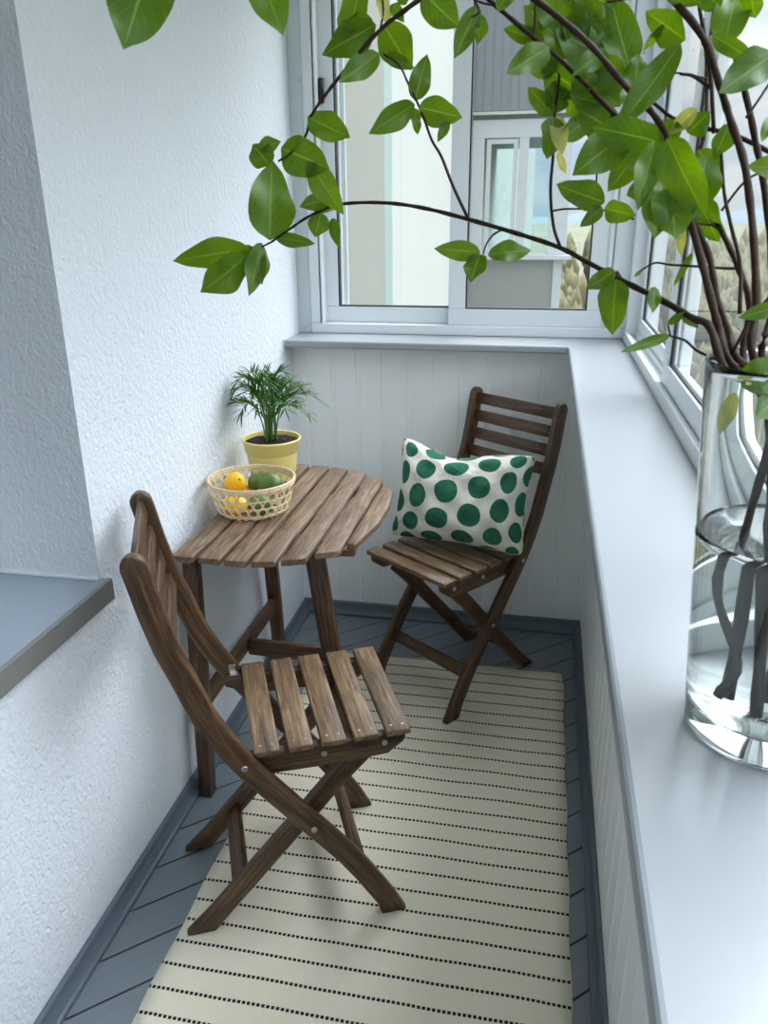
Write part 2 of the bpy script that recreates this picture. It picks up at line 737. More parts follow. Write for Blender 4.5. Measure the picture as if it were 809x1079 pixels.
for (y0, y1) in ((.34, 1.215), (-.62, .26)):
    g = MB()
    for (a, b, c, d) in ((y0, y1, .83, .838), (y0, y1, 2.112, 2.12), (y0, y0 + .008, .838, 2.112), (y1 - .008, y1, .838, 2.112)):
        g.box(X3 - .03, X3 - .012, a, b, c, d)
    g.build('gasket', M_GASKET, wf)
    MB().box(X3 - .03, X3 - .024, y0 + .004, y1 - .004, .834, 2.116).build('pane', M_PANE, wf)
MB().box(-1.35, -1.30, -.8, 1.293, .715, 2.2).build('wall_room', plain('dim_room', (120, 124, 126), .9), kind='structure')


# ------------------------------------------------------------------ windows
def rect_frame(mb, axis, plane0, plane1, a0, a1, z0, z1, w, wb=None):
    """frame of four bars, plane0..plane1 deep"""
    wb = wb or w
    for (p, q, r_, s) in ((a0, a1, z0, z0 + wb), (a0, a1, z1 - w, z1), (a0, a0 + w, z0 + wb, z1 - w), (a1 - w, a1, z0 + wb, z1 - w)):
        if axis == 'x':
            mb.box(p, q, plane0, plane1, r_, s)
        else:
            mb.box(plane0, plane1, p, q, r_, s)
    return mb


def sash(parent, axis, plane, depth, a0, a1, z0, z1, w, inward):
    o = rect_frame(MB(), axis, plane, plane + depth, a0, a1, z0, z1, w, w * .95).build('sash', M_WHITE, parent, bevel=.003)
    g = .005
    mid = plane + depth / 2
    gd = depth * .5 - .002 if axis == 'x' else .0045
    rect_frame(MB(), axis, mid - gd, mid + gd, a0 + w - .001, a1 - w + .001, z0 + w * .95 - .001, z1 - w + .001, g).build('gasket', M_GASKET, o)
    p = MB()
    if axis == 'x':
        p.box(a0 + w, a1 - w, mid - .002, mid + .002, z0 + w, z1 - w)
    else:
        p.box(mid - .002, mid + .002, a0 + w, a1 - w, z0 + w, z1 - w)
    p.build('pane', M_PANE, o)
    return o


# back window: outer frame with two sliding sashes
f = MB()
FZ = SZ + .034
f.box(-.795, .26, 2.70, 2.79, SZ, FZ)
f.box(-.795, .26, 2.70, 2.79, HI - .05, HI)
f.box(-.795, -.762, 2.70, 2.79, FZ, HI - .05)
f.box(-.757, -.749, 2.70, 2.79, FZ, HI - .05)
f.box(.185, .198, 2.70, 2.79, FZ, HI - .05)
f.box(-.762, -.696, 2.776, 2.79, FZ, HI - .05)
f.box(-.762, -.680, 2.79, 2.80, FZ, HI - .05)
f.box(.204, .26, 2.70, 2.79, FZ, HI - .05)
wb_ = f.build('window_2', M_WHITE, kind='structure', bevel=.004)
s1 = sash(wb_, 'x', 2.742, .028, -.760, -.262, FZ, HI - .05, .056, -1)
s2 = sash(wb_, 'x', 2.708, .028, -.318, .190, FZ, HI - .05, .057, -1)
# pull handle on the left sash
hd = MB()
a, b = Vector((-.741, 2.733, 1.832)), Vector((-.741, 2.733, 1.765))
tube([a + Vector((0, .006, 0)), a, a + (b - a) * .5 + Vector((0, -.004, 0)), b, b + Vector((0, .006, 0))], [.004, .009, .009, .009, .004], 10, hd)
hd.build('handle', M_HANDLE, wb_)
for z in (1.072, 1.826):
    s = MB()
    tube([(-.803, 2.704, z), (-.803, 2.698, z)], .0045, 10, s)
    s.build('screw', M_STEEL, wb_)
MB().box(WX, -.795, 2.702, 2.79, SZ, CZ).build('trim_6', M_FILL, kind='structure', bevel=.003)
MB().box(WX, .30, 2.70, 2.80, HI, CZ).build('wall_lintel', M_WHITE, kind='structure')

# right window: corner post, tracks and four sliding sashes
XB = .253
f = MB()
f.box(XB, XB + .012, Y0, 2.70, SZ, SZ + .030)
f.box(XB + .012, XB + .10, Y0, 2.70, SZ, SZ + .018)
f.box(XB + .034, XB + .040, Y0, 2.70, SZ + .018, SZ + .034)
f.box(XB + .066, XB + .074, Y0, 2.70, SZ + .018, SZ + .034)
f.box(XB, XB + .10, Y0, 2.70, HI - .05, HI)
f.box(XB + .005, XB + .10, 2.655, 2.70, SZ + .018, HI - .05)
f.box(.26, .262, 2.70, 2.79, SZ, HI)
f.box(.262, XB + .10, 2.70, 2.79, SZ, HI)
wr = f.build('window_3', M_WHITE, kind='structure', bevel=.003)
Z1 = HI - .045
sash(wr, 'y', XB + .040, .024, 1.800, 2.665, SZ + .022, Z1, .055, -1)
sash(wr, 'y', XB + .014, .022, .86, 1.86, SZ + .022, Z1, .055, -1)
sash(wr, 'y', XB + .040, .024, -.10, .92, SZ + .022, Z1, .055, -1)
sash(wr, 'y', XB + .014, .022, -1.70, -.04, SZ + .022, Z1, .055, -1)
s = MB()
tube([(.235, 2.704, 1.86), (.235, 2.697, 1.86)], .0045, 10, s)
s.build('screw', M_STEEL, wb_)
MB().box(XB, XB + .11, Y0, 2.79, HI, CZ).build('wall_header', M_WHITE, kind='structure')
MB().box(XB, XB + .10, Y0 - .1, Y0 + .1, SZ, HI).build('wall_corner', M_WHITE, kind='structure')
# outer skin of the parapet
mb = MB()
mb.box(.28, .36, Y0, 2.80, -.3, SZ)
mb.box(WX, .36, 2.705, 2.80, -.3, SZ)
mb.build('wall_parapet', M_FACADE, kind='structure')

# ------------------------------------------------------------------ rug
mb = MB()
nx, ny = 24, 40
x0, x1, y0, y1 = -.683, .133, .84, 2.330
vs, fs, top = [], [], {}
for j in range(ny + 1):
    for i in range(nx + 1):
        x = x0 + (x1 - x0) * i / nx + .002 * math.sin(j * .9)
        y = y0 + (y1 - y0) * j / ny + .003 * math.sin(i * .7)
        e = min(i, nx - i, j, ny - j)
        vs.append((x, y, .0055 + (.001 * math.sin(i * .8 + j * .5) if e else -.001)))
for j in range(ny + 1):
    for i in range(nx + 1):
        v = vs[j * (nx + 1) + i]
        vs.append((v[0], v[1], .0008))
N = (nx + 1) * (ny + 1)
for j in range(ny):
    for i in range(nx):
        a = j * (nx + 1) + i
        fs.append((a, a + 1, a + nx + 2, a + nx + 1))
        fs.append((N + a, N + a + nx + 1, N + a + nx + 2, N + a + 1))
for j in range(ny):
    for i in (0, nx):
        a = j * (nx + 1) + i
        fs.append((a, a + nx + 1, N + a + nx + 1, N + a))
for i in range(nx):
    for j in (0, ny):
        a = j * (nx + 1) + i
        fs.append((a, a + 1, N + a + 1, N + a))
mb.add(vs, fs, None, True)
rg = mb.build('rug', M_RUG)
tag(rg, 'cream flatwoven runner rug with thin dashed black stripes on the grey floor', 'rug')


# ------------------------------------------------------------------ folding chairs
def make_chair(label, W=.355):
    t = thing('folding_chair', label, 'chair', group='folding wooden chairs')
    h = W / 2
    cen = [(-.4455, .872), (-.442, .857), (-.428, .787), (-.410, .714), (-.386, .646), (-.359, .565), (-.3285, .502), (-.294, .443),
           (-.264, .400), (-.223, .345), (-.181, .288), (-.137, .230), (-.100, .180), (-.063, .122), (-.016, .040)]
    half = .0228

    def edges(cen, half):
        A, B = [], []
        for i, c in enumerate(cen):
            p, q = cen[max(i - 1, 0)], cen[min(i + 1, len(cen) - 1)]
            d = Vector((q[0] - p[0], q[1] - p[1])).normalized()
            n = Vector((-d.y, d.x))
            A.append((c[0] + n.x * half, c[1] + n.y * half))
            B.append((c[0] - n.x * half, c[1] - n.y * half))
        return A, B
    A, B = edges(cen, half)
    # rounded top
    c0 = Vector(cen[0])
    dtop = (Vector(cen[0]) - Vector(cen[1])).normalized()
    nn = (Vector(A[0]) - Vector(B[0])).normalized()
    ta, tb = [], []
    for k in (85, 70, 50, 25):
        a = R(k)
        ta.append(tuple(c0 + dtop * half * math.sin(a) * 1.0 + nn * half * math.cos(a)))
        tb.append(tuple(c0 + dtop * half * math.sin(a) * 1.0 - nn * half * math.cos(a)))
    A, B = ta + A, tb + B
    A.append((.029, 0)) if A[-1][0] > B[-1][0] else A.append((-.027, 0))
    B.append((-.027, 0)) if A[-1][0] > 0 else B.append((.029, 0))
    for s in (-1, 1):
        v = s * (h - .011)
        o = board([(a[0], v, a[1]) for a in A], [(b[0], v, b[1]) for b in B], (0, 1, 0), .022, .005, rnd.uniform(0, 9), ch=0).build('side_rail', M_CHAIR, t)
        for (u, z) in ((-.292, .437), (-.165, .262)):
            bl = MB()
            tube([(u, s * (h - .002), z), (u, s * (h + .0015), z), (u, s * (h + .0025), z)], [.0065, .0065, .004], 14, bl)
            bl.build('bolt', M_STEEL, o)
    # crossing rear legs
    legc = [(-.040, .405), (-.10, .345), (-.168, .267), (-.25, .175), (-.33, .085), (-.372, .038)]
    A2, B2 = edges(legc, .021)
    e = (-.378, 0), (-.440, 0)
    if A2[-1][0] > B2[-1][0]:
        A2.append(e[0]); B2.append(e[1])
    else:
        A2.append(e[1]); B2.append(e[0])
    for s in (-1, 1):
        v = s * (h - .056)
        board([(a[0], v, a[1]) for a in A2], [(b[0], v, b[1]) for b in B2], (0, 1, 0), .022, .005, rnd.uniform(0, 9)).build('rear_leg', M_CHAIR, t)
    # seat side rails
    up = [(-.312, .447), (-.25, .447), (-.12, .447), (.0, .447), (.034, .447)]
    lo = [(-.312, .424), (-.25, .397), (-.12, .394), (-.005, .399), (.030, .424)]
    for s in (-1, 1):
        v = s * (h - .0335)
        o = board([(a[0], v, a[1]) for a in up], [(b[0], v, b[1]) for b in lo], (0, 1, 0), .021, .004, rnd.uniform(0, 9)).build('seat_rail', M_CHAIR, t)
        for (u, z) in ((-.135, .425), (-.012, .428)):
            bl = MB()
            tube([(u, s * (h - .0232), z), (u, s * (h - .0208), z), (u, s * (h - .020), z)], [.006, .006, .004], 14, bl)
            bl.build('bolt', M_STEEL, o)
    # seat slats with a screw at each corner
    for k in range(5):
        u = -.247 + .0655 * k
        sl = straight((u, -(h - .011), .4545), (u, (h - .011), .4545), (1, 0, 0), .050, .014, .003, rnd.uniform(0, 30)).build('seat_slat', M_SEAT, t)
        for s in (-1, 1):
            for du in (-.012, .012):
                m = MB()
                tube([(u + du, s * (h - .030), .460), (u + du, s * (h - .030), .4622)], .0028, 8, m)
                m.build('screw', M_STEEL, sl)
    # back slats
    for zz in (.862, .807, .752, .697):
        # centre of rail at this height and its direction
        for i in range(len(cen) - 1):
            if cen[i][1] >= zz >= cen[i + 1][1]:
                f_ = (cen[i][1] - zz) / (cen[i][1] - cen[i + 1][1])
                u = cen[i][0] + (cen[i + 1][0] - cen[i][0]) * f_
                d = Vector((cen[i + 1][0] - cen[i][0], 0, cen[i + 1][1] - cen[i][1])).normalized()
        straight((u, -(h - .021), zz), (u, h - .021, zz), d, .036, .013, .003, rnd.uniform(0, 30)).build('back_slat', M_CHAIR, t)
    # stretchers
    d = Vector((-.4, 0, -.42)).normalized()
    straight((-.318, -(h - .066), .100), (-.318, h - .066, .100), d, .040, .016, .003, rnd.uniform(0, 9)).build('stretcher', M_CHAIR, t)
    d = Vector((.05, 0, -.075)).normalized()
    straight((-.068, -(h - .021), .132), (-.068, h - .021, .132), d, .040, .016, .003, rnd.uniform(0, 9)).build('stretcher', M_CHAIR, t)
    straight((-.055, -(h - .044), .400), (-.055, h - .044, .400), (1, 0, 0), .024, .018, .006, rnd.uniform(0, 9)).build('cross_bar', M_CHAIR, t)
    for s in (-1, 1):
        m = MB()
        va, vb = sorted((s * (h - .024), s * (h - .0215)))
        m.box(-.300, -.284, va, vb, .447, .468)
        va, vb = sorted((s * (h - .036), s * (h - .0215)))
        m.box(-.298, -.277, va, vb, .4465, .4485)
        m.build('hinge_plate', M_STEEL, t, bevel=.001)
    return t


c1 = make_chair('folding wooden chair nearest the camera, seat empty, turned beside the table')
c1.location = (-.3177, 1.4413, .0066)
c1.rotation_euler = (0, 0, R(25.2))
c2 = dup_tree(c1)
c2['label'] = 'folding wooden chair in the back corner holding the green dotted cushion'
c2.location = (-.3346, 2.0984, .0066)
c2.rotation_euler = (0, 0, R(233.3))

# ------------------------------------------------------------------ wall table
tb = thing('wall_table', 'half oval slatted wooden table standing against the white stucco wall', 'table', (0, 0, 0))
TZ = .71
tabs = [(-.797, 1.512, 1.512, 2.235, 2.235), (-.7335, 1.512, 1.512, 2.234, 2.234), (-.670, 1.510, 1.510, 2.232, 2.230),
        (-.6065, 1.512, 1.524, 2.222, 2.212), (-.543, 1.530, 1.552, 2.204, 2.180), (-.4795, 1.580, 1.605, 2.160, 2.115), ]
TW = .0525
for (x0, ya, yb, yc, yd) in tabs:
    A = [(x0, ya, TZ - .008)] + [(x0, ya + (yc - ya) * k / 4, TZ - .008) for k in (1, 2, 3)] + [(x0, yc, TZ - .008)]
    B = [(x0 + TW, yb, TZ - .008)] + [(x0 + TW, yb + (yd - yb) * k / 4, TZ - .008) for k in (1, 2, 3)] + [(x0 + TW, yd, TZ - .008)]
    board(A, B, (0, 0, 1), .016, .003, rnd.uniform(0, 30), ch=.002).build('top_slat', M_TABLE, tb)
# outermost slat follows the rounded edge
x0 = -.421
A = [(x0, y, TZ - .008) for y in (1.655, 1.70, 1.80, 1.92, 2.04, 2.092)]
B = [(x0 + .020, 1.650, TZ - .008), (x0 + .030, 1.70, TZ - .008), (x0 + .047, 1.80, TZ - .008), (x0 + .050, 1.92, TZ - .008), (x0 + .038, 2.04, TZ - .008), (x0 + .010, 2.088, TZ - .008)]
board(A, B, (0, 0, 1), .016, .003, 5.3, ch=.002).build('top_slat', M_TABLE, tb)
# cross battens beneath the slats
straight((-.800, 1.625, TZ - .026), (-.405, 1.675, TZ - .026), (0, 1, 0), .040, .020, .003, 1.2).build('batten', M_CHAIR, tb)
straight((-.800, 2.120, TZ - .026), (-.405, 2.070, TZ - .026), (0, 1, 0), .040, .020, .003, 3.2).build('batten', M_CHAIR, tb)
# wall side frame
straight((-.795, 1.585, TZ - .038), (-.795, 2.16, TZ - .038), (0, 0, 1), .044, .022, .003, 2.2).build('apron', M_CHAIR, tb)
for (yt, yb_) in ((1.612, 1.566), (2.128, 2.186)):
    board([(-.795 - .0175, yt, TZ - .02), (-.797 - .0175, (yt + yb_) / 2, .34), (-.795 - .0175, yb_, 0)],
          [(-.795 + .0175, yt, TZ - .02), (-.793 + .0175, (yt + yb_) / 2, .34), (-.795 + .0175, yb_, 0)], (0, 1, 0), .036, .004, rnd.uniform(0, 9)).build('leg', M_CHAIR, tb)
straight((-.795, 1.60, .264), (-.795, 2.14, .264), (0, 0, 1), .046, .020, .003, 6.2).build('rail', M_CHAIR, tb)
# swing-out gate leg
board([(-.607, 1.875, TZ - .02), (-.565, 1.88, .34), (-.525, 1.885, .0066)],
      [(-.557, 1.875, TZ - .02), (-.515, 1.88, .34), (-.475, 1.885, .0066)], (0, 1, 0), .034, .004, 4.4).build('gate_leg', M_CHAIR, tb)
straight((-.785, 1.90, .254), (-.545, 1.895, .254), (0, 0, 1), .048, .020, .003, 7.1).build('gate_rail', M_CHAIR, tb)
straight((-.785, 1.90, .655), (-.575, 1.880, .655), (0, 0, 1), .040, .020, .003, 8.1).build('gate_rail', M_CHAIR, tb)


# ------------------------------------------------------------------ cushion
def cushion():
    o0 = Vector(c2.location)
    a = c2.rotation_euler.z
    fw = Vector((math.cos(a), math.sin(a), 0))
    lf = Vector((-math.sin(a), math.cos(a), 0))
    t = thing('cushion', 'cream cushion with green dots leaning on the back corner chair', 'cushion')
    W, H, T = .435, .312, .135
    ex = (fw * -.40 + lf * .917).normalized()
    ez = (fw * -.30 + lf * -.06 + Vector((0, 0, .95))).normalized()
    ez = (ez - ex * ez.dot(ex)).normalized()
    ey = ex.cross(ez).normalized()
    c = o0 + fw * -.196 + lf * .004 + Vector((0, 0, .622))
    n, m = 44, 34
    rr = random.Random(3)

    def shape(u, v, s):
        # u,v in -1..1
        pinch = 1 - .10 * (1 - abs(u) ** 2.2) * abs(v) ** 3
        pinch2 = 1 - .09 * (1 - abs(v) ** 2.2) * abs(u) ** 3
        x = u * W / 2 * pinch2
        y = v * H / 2 * pinch
        k = max(0, abs(u) + abs(v) - 1.72) / .28
        x -= math.copysign(.012, u) * k * k
        y -= math.copysign(.012, v) * k * k
        if v > 0 and u > 0:
            y -= .012 * u * v
        # slumped top edge
        if v > 0:
            y -= .030 * v * v * math.exp(-((u + .15) / .42) ** 2)
            y += .012 * v * (abs(u) ** 4)
        th = T / 2 * max(0, (1 - abs(u) ** 2.6)) ** .55 * max(0, (1 - abs(v) ** 2.6)) ** .55
        wr = (.006 * math.sin(9 * u + 5 * v) * math.sin(7 * v - 2 * u) + .004 * math.sin(17 * u - 9 * v)) * min(1, th / (T / 2) * 1.6)
        # belly sags a little
        th *= 1.0 + .18 * (-v) * (1 - u * u)
        z = s * th + wr
        return x, y, z
    mb = MB()
    for s in (1, -1):
        vs, fs, uvs = [], [], []
        for j in range(m + 1):
            for i in range(n + 1):
                u, v = -1 + 2 * i / n, -1 + 2 * j / m
                u = math.sin(u * PI / 2) * .5 + u * .5
                v = math.sin(v * PI / 2) * .5 + v * .5
                x, y, z = shape(u, v, s)
                vs.append(c + ex * x + ez * y - ey * z)
        for j in range(m):
            for i in range(n):
                q = (j * (n + 1) + i, j * (n + 1) + i + 1, (j + 1) * (n + 1) + i + 1, (j + 1) * (n + 1) + i)
                fs.append(q)
                uvs.append([((k % (n + 1)) / n * W * s, (k // (n + 1)) / m * H) for k in q])
        mb.add(vs, fs, uvs, True)
    me = mb.mesh('cover')
    bm = bmesh.new()
    bm.from_mesh(me)
    bmesh.ops.remove_doubles(bm, verts=bm.verts, dist=.0004)
    bmesh.ops.recalc_face_normals(bm, faces=bm.faces)
    bm.to_mesh(me)
    bm.free()
    obj('cover', me, M_PILLOW, t)
    ring = []
    N = 160
    for k in range(N):
        q = k / N * 4
        s_, fr = int(q), q - int(q)
        u, v = [(-1 + 2 * fr, -1), (1, -1 + 2 * fr), (1 - 2 * fr, 1), (-1, 1 - 2 * fr)][s_]
        x, y, z = shape(u, v, 0)
        ring.append(c + ex * x + ez * y - ey * z)
    ring.append(ring[0])
    tube(ring, .0016, 6).build('seam', M_PILLOW, t)
    return t


cushion()


# ------------------------------------------------------------------ potted palm
def palm():
    P0 = Vector((-.728, 2.035, TZ))
    t = thing('potted_palm', 'small feathery palm in a yellow pot at the back of the table', 'plant', P0)
    H = .138
    pr = [(.0, .0), (.056, .0), (.060, .004), (.0715, .098), (.0725, .100), (.0745, .101), (.0795, H - .006), (.0825, H - .004), (.0830, H), (.0805, H + .0015), (.0770, H - .001), (.0765, H - .006), (.0700, .105), (.069, .102), (0, .102)]
    lathe(pr, 56).build('pot', M_POT, t)
    # soil
    mb = MB()
    vs, fs = [], []
    rr = random.Random(5)
    ns, nr = 40, 10
    vs.append((0, 0, H - .008))
    for j in range(1, nr + 1):
        for i in range(ns):
            r_ = .0745 * j / nr
            a = 2 * PI * i / ns
            vs.append((r_ * math.cos(a), r_ * math.sin(a), H - .012 + rr.uniform(-.003, .005) * (j < nr)))
    for i in range(ns):
        fs.append((0, 1 + i, 1 + (i + 1) % ns))
    for j in range(nr - 1):
        for i in range(ns):
            a = 1 + j * ns
            fs.append((a + i, a + ns + i, a + ns + (i + 1) % ns, a + (i + 1) % ns))
    mb.add(vs, fs, None, False)
    mb.build('soil', M_SOIL, t)
    camdir = Vector((.728, -2.035, 0)).normalized()
    right = Vector((-camdir.y, camdir.x, 0))
    # fronds: (sideways lean, depth lean, height, length of leafy part)
    fr = [(-.125, .02, .115, .62), (-.095, -.02, .165, .7), (-.055, .03, .195, .7), (-.02, -.02, .205, .7), (.02, .04, .185, .65), (.055, -.01, .200, .7),
          (.085, .02, .165, .7), (.135, -.01, .135, .6), (-.03, -.07, .14, .6), (.04, -.08, .13, .6), (.0, .07, .15, .6), (.075, .06, .12, .6), (-.075, -.06, .12, .6),
          (-.07, .06, .14, .6), (.10, -.05, .11, .6), (.012, -.03, .17, .65), (-.10, .05, .15, .6), (.11, .03, .15, .6), (-.04, .0, .165, .6), (.035, .02, .15, .6), (.0, -.05, .19, .6), (-.085, .0, .185, .6)]
    for k, (sx, sy, hh, ll) in enumerate(fr):
        b = right * rr.uniform(-.016, .016) + camdir * rr.uniform(-.014, .014) + Vector((0, 0, H - .010))
        tip = right * sx + camdir * (-sy) + Vector((0, 0, H + hh - .03))
        apex = b + (tip - b) * .62
        apex.z = H + hh * 1.0
        pts = []
        for q in range(15):
            s = q / 14
            c1_ = b + Vector((0, 0, hh * .75)) + (tip - b) * .10
            pts.append((1 - s) ** 3 * b + 3 * (1 - s) ** 2 * s * c1_ + 3 * (1 - s) * s * s * (apex + Vector((0, 0, .015))) + s ** 3 * tip)
        rad = [.0024 * (1 - .8 * q / 14) for q in range(15)]
        st = tube(pts, rad, 6).build('frond_stem', M_PALMSTEM, t)
        lf = MB()
        for q in [4, 5, 6, 7, 8, 9, 10, 11, 12, 13, 14, 6.5, 7.5, 8.5, 9.5, 10.5]:
            for sd in (-1, 1, 0):
                if sd == 0 and q < 14:
                    continue
                q0 = int(q)
                p = pts[q0].lerp(pts[min(14, q0 + 1)], q - q0)
                d = (pts[q0] - pts[q0 - 1]).normalized()
                side = d.cross(Vector((0, 0, 1)))
                if side.length < .1:
                    side = right.copy()
                side.normalize()
                dirv = (d * rr.uniform(.55, .9) + side * sd * rr.uniform(.6, .95) + Vector((0, 0, rr.uniform(-.15, .30)))).normalized()
                if sd == 0:
                    dirv = d
                L = rr.uniform(.040, .060) * (1 - .25 * abs(q - 9) / 6)
                nrm = dirv.cross(side.cross(dirv) + Vector((0, 0, .6))).normalized()
                wv = dirv.cross(nrm.cross(dirv)).normalized()
                wv = (Vector((0, 0, 1)).cross(dirv)).normalized()
                wv = (wv + Vector((0, 0, rr.uniform(-.5, .5)))).normalized()
                ring = []
                w0 = rr.uniform(.0020, .0031)
                for (s, ww) in ((0, .25), (.25, .85), (.5, 1), (.75, .7), (1, .06)):
                    cc = p + dirv * L * s + Vector((0, 0, -.007 * s * s))
                    ring.append((cc - wv * w0 * ww, cc + wv * w0 * ww))
                vs = [v for pr_ in ring for v in pr_]
                fs = [(2 * i, 2 * i + 1, 2 * i + 3, 2 * i + 2) for i in range(4)]
                uv = [[(.1, i / 4), (.9, i / 4), (.9, (i + 1) / 4), (.1, (i + 1) / 4)] for i in range(4)]
                lf.add(vs, fs, uv, True)
        lf.build('frond', M_PALM, t)
    return t


palm()


# ------------------------------------------------------------------ basket
def basket():
    c = Vector((-.712, 1.822, TZ + .0015))
    t = thing('woven_basket', 'open weave bamboo basket of fruit on the table', 'basket', c)
    RB, RT, H = .088, .110, .088

    def rad(z):
        f_ = z / H
        return RB + (RT - RB) * (f_ ** .8)

    def P(a, z, off=0):
        r_ = rad(max(z, 0)) + off
        if z < .010:
            r_ -= (.010 - max(z, 0)) * .6
        return Vector((r_ * math.cos(a), r_ * math.sin(a), z))

    def strip(path, w, th, wd, mb):
        secs = []
        for i, p in enumerate(path):
            d = (path[min(i + 1, len(path) - 1)] - path[max(i - 1, 0)]).normalized()
            rdir = Vector((p.x, p.y, 0)).normalized() if wd == 'wall' else Vector((0, 0, 1))
            ww = d.cross(rdir).normalized() * w / 2
            nn = rdir * th / 2
            secs.append([p + ww + nn, p - ww + nn, p - ww - nn, p + ww - nn])
        mb.sections(secs, smooth=False)
    side = MB()
    N = 26
    turn = 2 * PI / N * 2.1
    for s in (1, -1):
        for k in range(N):
            path = []
            for q in range(13):
                f_ = q / 12
                a = 2 * PI * k / N + s * turn * f_ + (0 if s > 0 else PI / N * .0)
                z = .003 + (H - .004) * f_
                off = .0009 * s * math.cos(f_ * 2.1 * PI * 2)
                path.append(P(a, z, off))
            strip(path, .0037, .0012, 'wall', side)
    for z in (.0125, .0335, .0545, .0745):
        path = [P(2 * PI * q / 72, z, .0006 * math.sin(q * PI / 72 * N * 2)) for q in range(73)]
        strip(path, .0037, .0012, 'wall', side)
    side.build('woven_side', M_BAMBOO, t)
    bot = MB()
    for ang in (0, PI / 3, 2 * PI / 3):
        d = Vector((math.cos(ang), math.sin(ang), 0))
        n_ = Vector((-d.y, d.x, 0))
        for k in range(-5, 6):
            o = k * .0165
            if abs(o) >= RB - .008:
                continue
            L = math.sqrt((RB - .004) ** 2 - o * o)
            path = [n_ * o + d * (L * q) + Vector((0, 0, .0015 + .0006 * ang)) for q in (-1, -.5, 0, .5, 1)]
            strip(path, .004, .001, 'floor', bot)
    bot.build('woven_base', M_BAMBOO, t)
    rim = MB()
    for off in (.0022, -.0022):
        for z in (H - .005,):
            path = [P(2 * PI * q / 72, z, off) for q in range(73)]
            strip(path, .0075, .0022, 'wall', rim)
    path = [P(2 * PI * q / 72, H + .0005, 0) for q in range(73)]
    tube(path, .0022, 6, rim)
    # binding that winds over the rim
    nb = 22
    for k in range(nb):
        a = 2 * PI * k / nb
        pts = [P(a, H - .012, .0042), P(a + .05, H - .004, .0044), P(a + .09, H + .003, 0), P(a + .12, H - .004, -.0044), P(a + .14, H - .012, -.0042)]
        tube(pts, .0011, 5, rim)
    rim.build('rim', M_BAMBOO, t)


basket()


def fruit_obj(name, label, cat, mat, loc, rx, ry, rz, lemon, rot, group=None):
    mb = MB()
    n, m = 24, 18
    secs = []
    prof = []
    for j in range(m + 1):
        a = PI * j / m
        z = -math.cos(a)
        r_ = math.sin(a)
        if lemon:
            k = max(0, abs(z) - .80) / .20
            z = z * (1 + .16 * k)
            r_ = r_ * (1 - .25 * (1 - abs(abs(z) - .5)) * 0) * (1 + .05 * k)
        else:
            r_ *= 1 + .05 * math.cos(a)
        prof.append((max(r_, .012), z))
    for r_, z in prof:
        secs.append([Vector((r_ * rx * math.cos(2 * PI * k / n), r_ * ry * math.sin(2 * PI * k / n), z * rz)) for k in range(n)])
    mb.sections(secs)
    o = mb.build(name, mat)
    o.location = loc
    o.rotation_euler = rot
    tag(o, label, cat, group)
    s = MB()
    tube([(0, 0, rz * (1.14 if lemon else .985)), (0, 0, rz * (1.20 if lemon else 1.05))], [.0035, .0022], 8, s)
    s.build('stem_end', M_TIP, o)
    return o


bx, by, bz = -.712, 1.822, TZ + .0045
fruit_obj('lemon', 'upper yellow lemon showing above the rim of the basket, at its left side', 'lemon', M_LEMON, (bx - .050, by + .010, bz + .066), .027, .027, .035, True, (R(60), R(25), R(30)), 'fruit in the basket')
fruit_obj('lemon', 'yellow lemon low in the basket behind the weave, front left', 'lemon', M_LEMON, (bx - .028, by - .048, bz + .029), .028, .028, .036, True, (R(90), 0, R(70)), 'fruit in the basket')
fruit_obj('lemon', 'yellow lemon against the left wall of the basket, under the topmost lemon', 'lemon', M_LEMON, (bx - .040, by + .045, bz + .0245), .0235, .0235, .025, True, (R(80), R(10), R(0)), 'fruit in the basket')
fruit_obj('lime', 'large dark green lime on top at the right of the basket', 'lime', M_LIME, (bx + .040, by + .026, bz + .064), .028, .028, .036, False, (R(90), 0, R(80)), 'fruit in the basket')
fruit_obj('lime', 'green lime in the basket between the lemons and the largest lime', 'lime', M_LIME, (bx + .0, by + .048, bz + .056), .025, .025, .029, False, (R(90), 0, R(65)), 'fruit in the basket')
fruit_obj('lime', 'dull green lime low in the basket behind the weave, front right', 'lime', M_LIME, (bx + .038, by - .040, bz + .027), .0265, .0265, .032, False, (R(90), 0, R(100)), 'fruit in the basket')


# ------------------------------------------------------------------ vase and branches
VC = Vector((.187, .575, SZ + .0006))
vase = thing('glass_vase', 'tall clear glass vase half filled with water on the white sill', 'vase', VC)
VH = .292
VRB, VRT = .0555, .0765


def vr(z):
    return VRB + (VRT - VRB) * z / VH


th = .0032
prof = [(.0006, .0), (VRB - .006, .0), (VRB - .002, .0012), (VRB, .004)]
prof += [(vr(z), z) for z in (.03, .08, .14, .2, .25, .285)]
prof += [(vr(VH) - .0006, VH - .001), (vr(VH) - .0016, VH), (vr(VH) - .0026, VH - .001)]
prof += [(vr(z) - th, z) for z in (.285, .25, .2, .14, .08, .04)]
prof += [(vr(.026) - th - .002, .027), (VRB - .012, .0225), (.0006, .0215)]
lathe(prof, 96).build('glass_body', M_VASE, vase)
WL = .168
wp = [(.0006, .0208), (VRB - .0125, .0216), (vr(.026) - th - .0010, .0262)] + [(vr(z) - th + .0006, z) for z in (.04, .08, .12, .16, WL)]
wp += [(vr(WL) - th - .003, WL - .0020), (.0006, WL - .0020)]
lathe(wp, 96).build('water', M_WATER, vase)


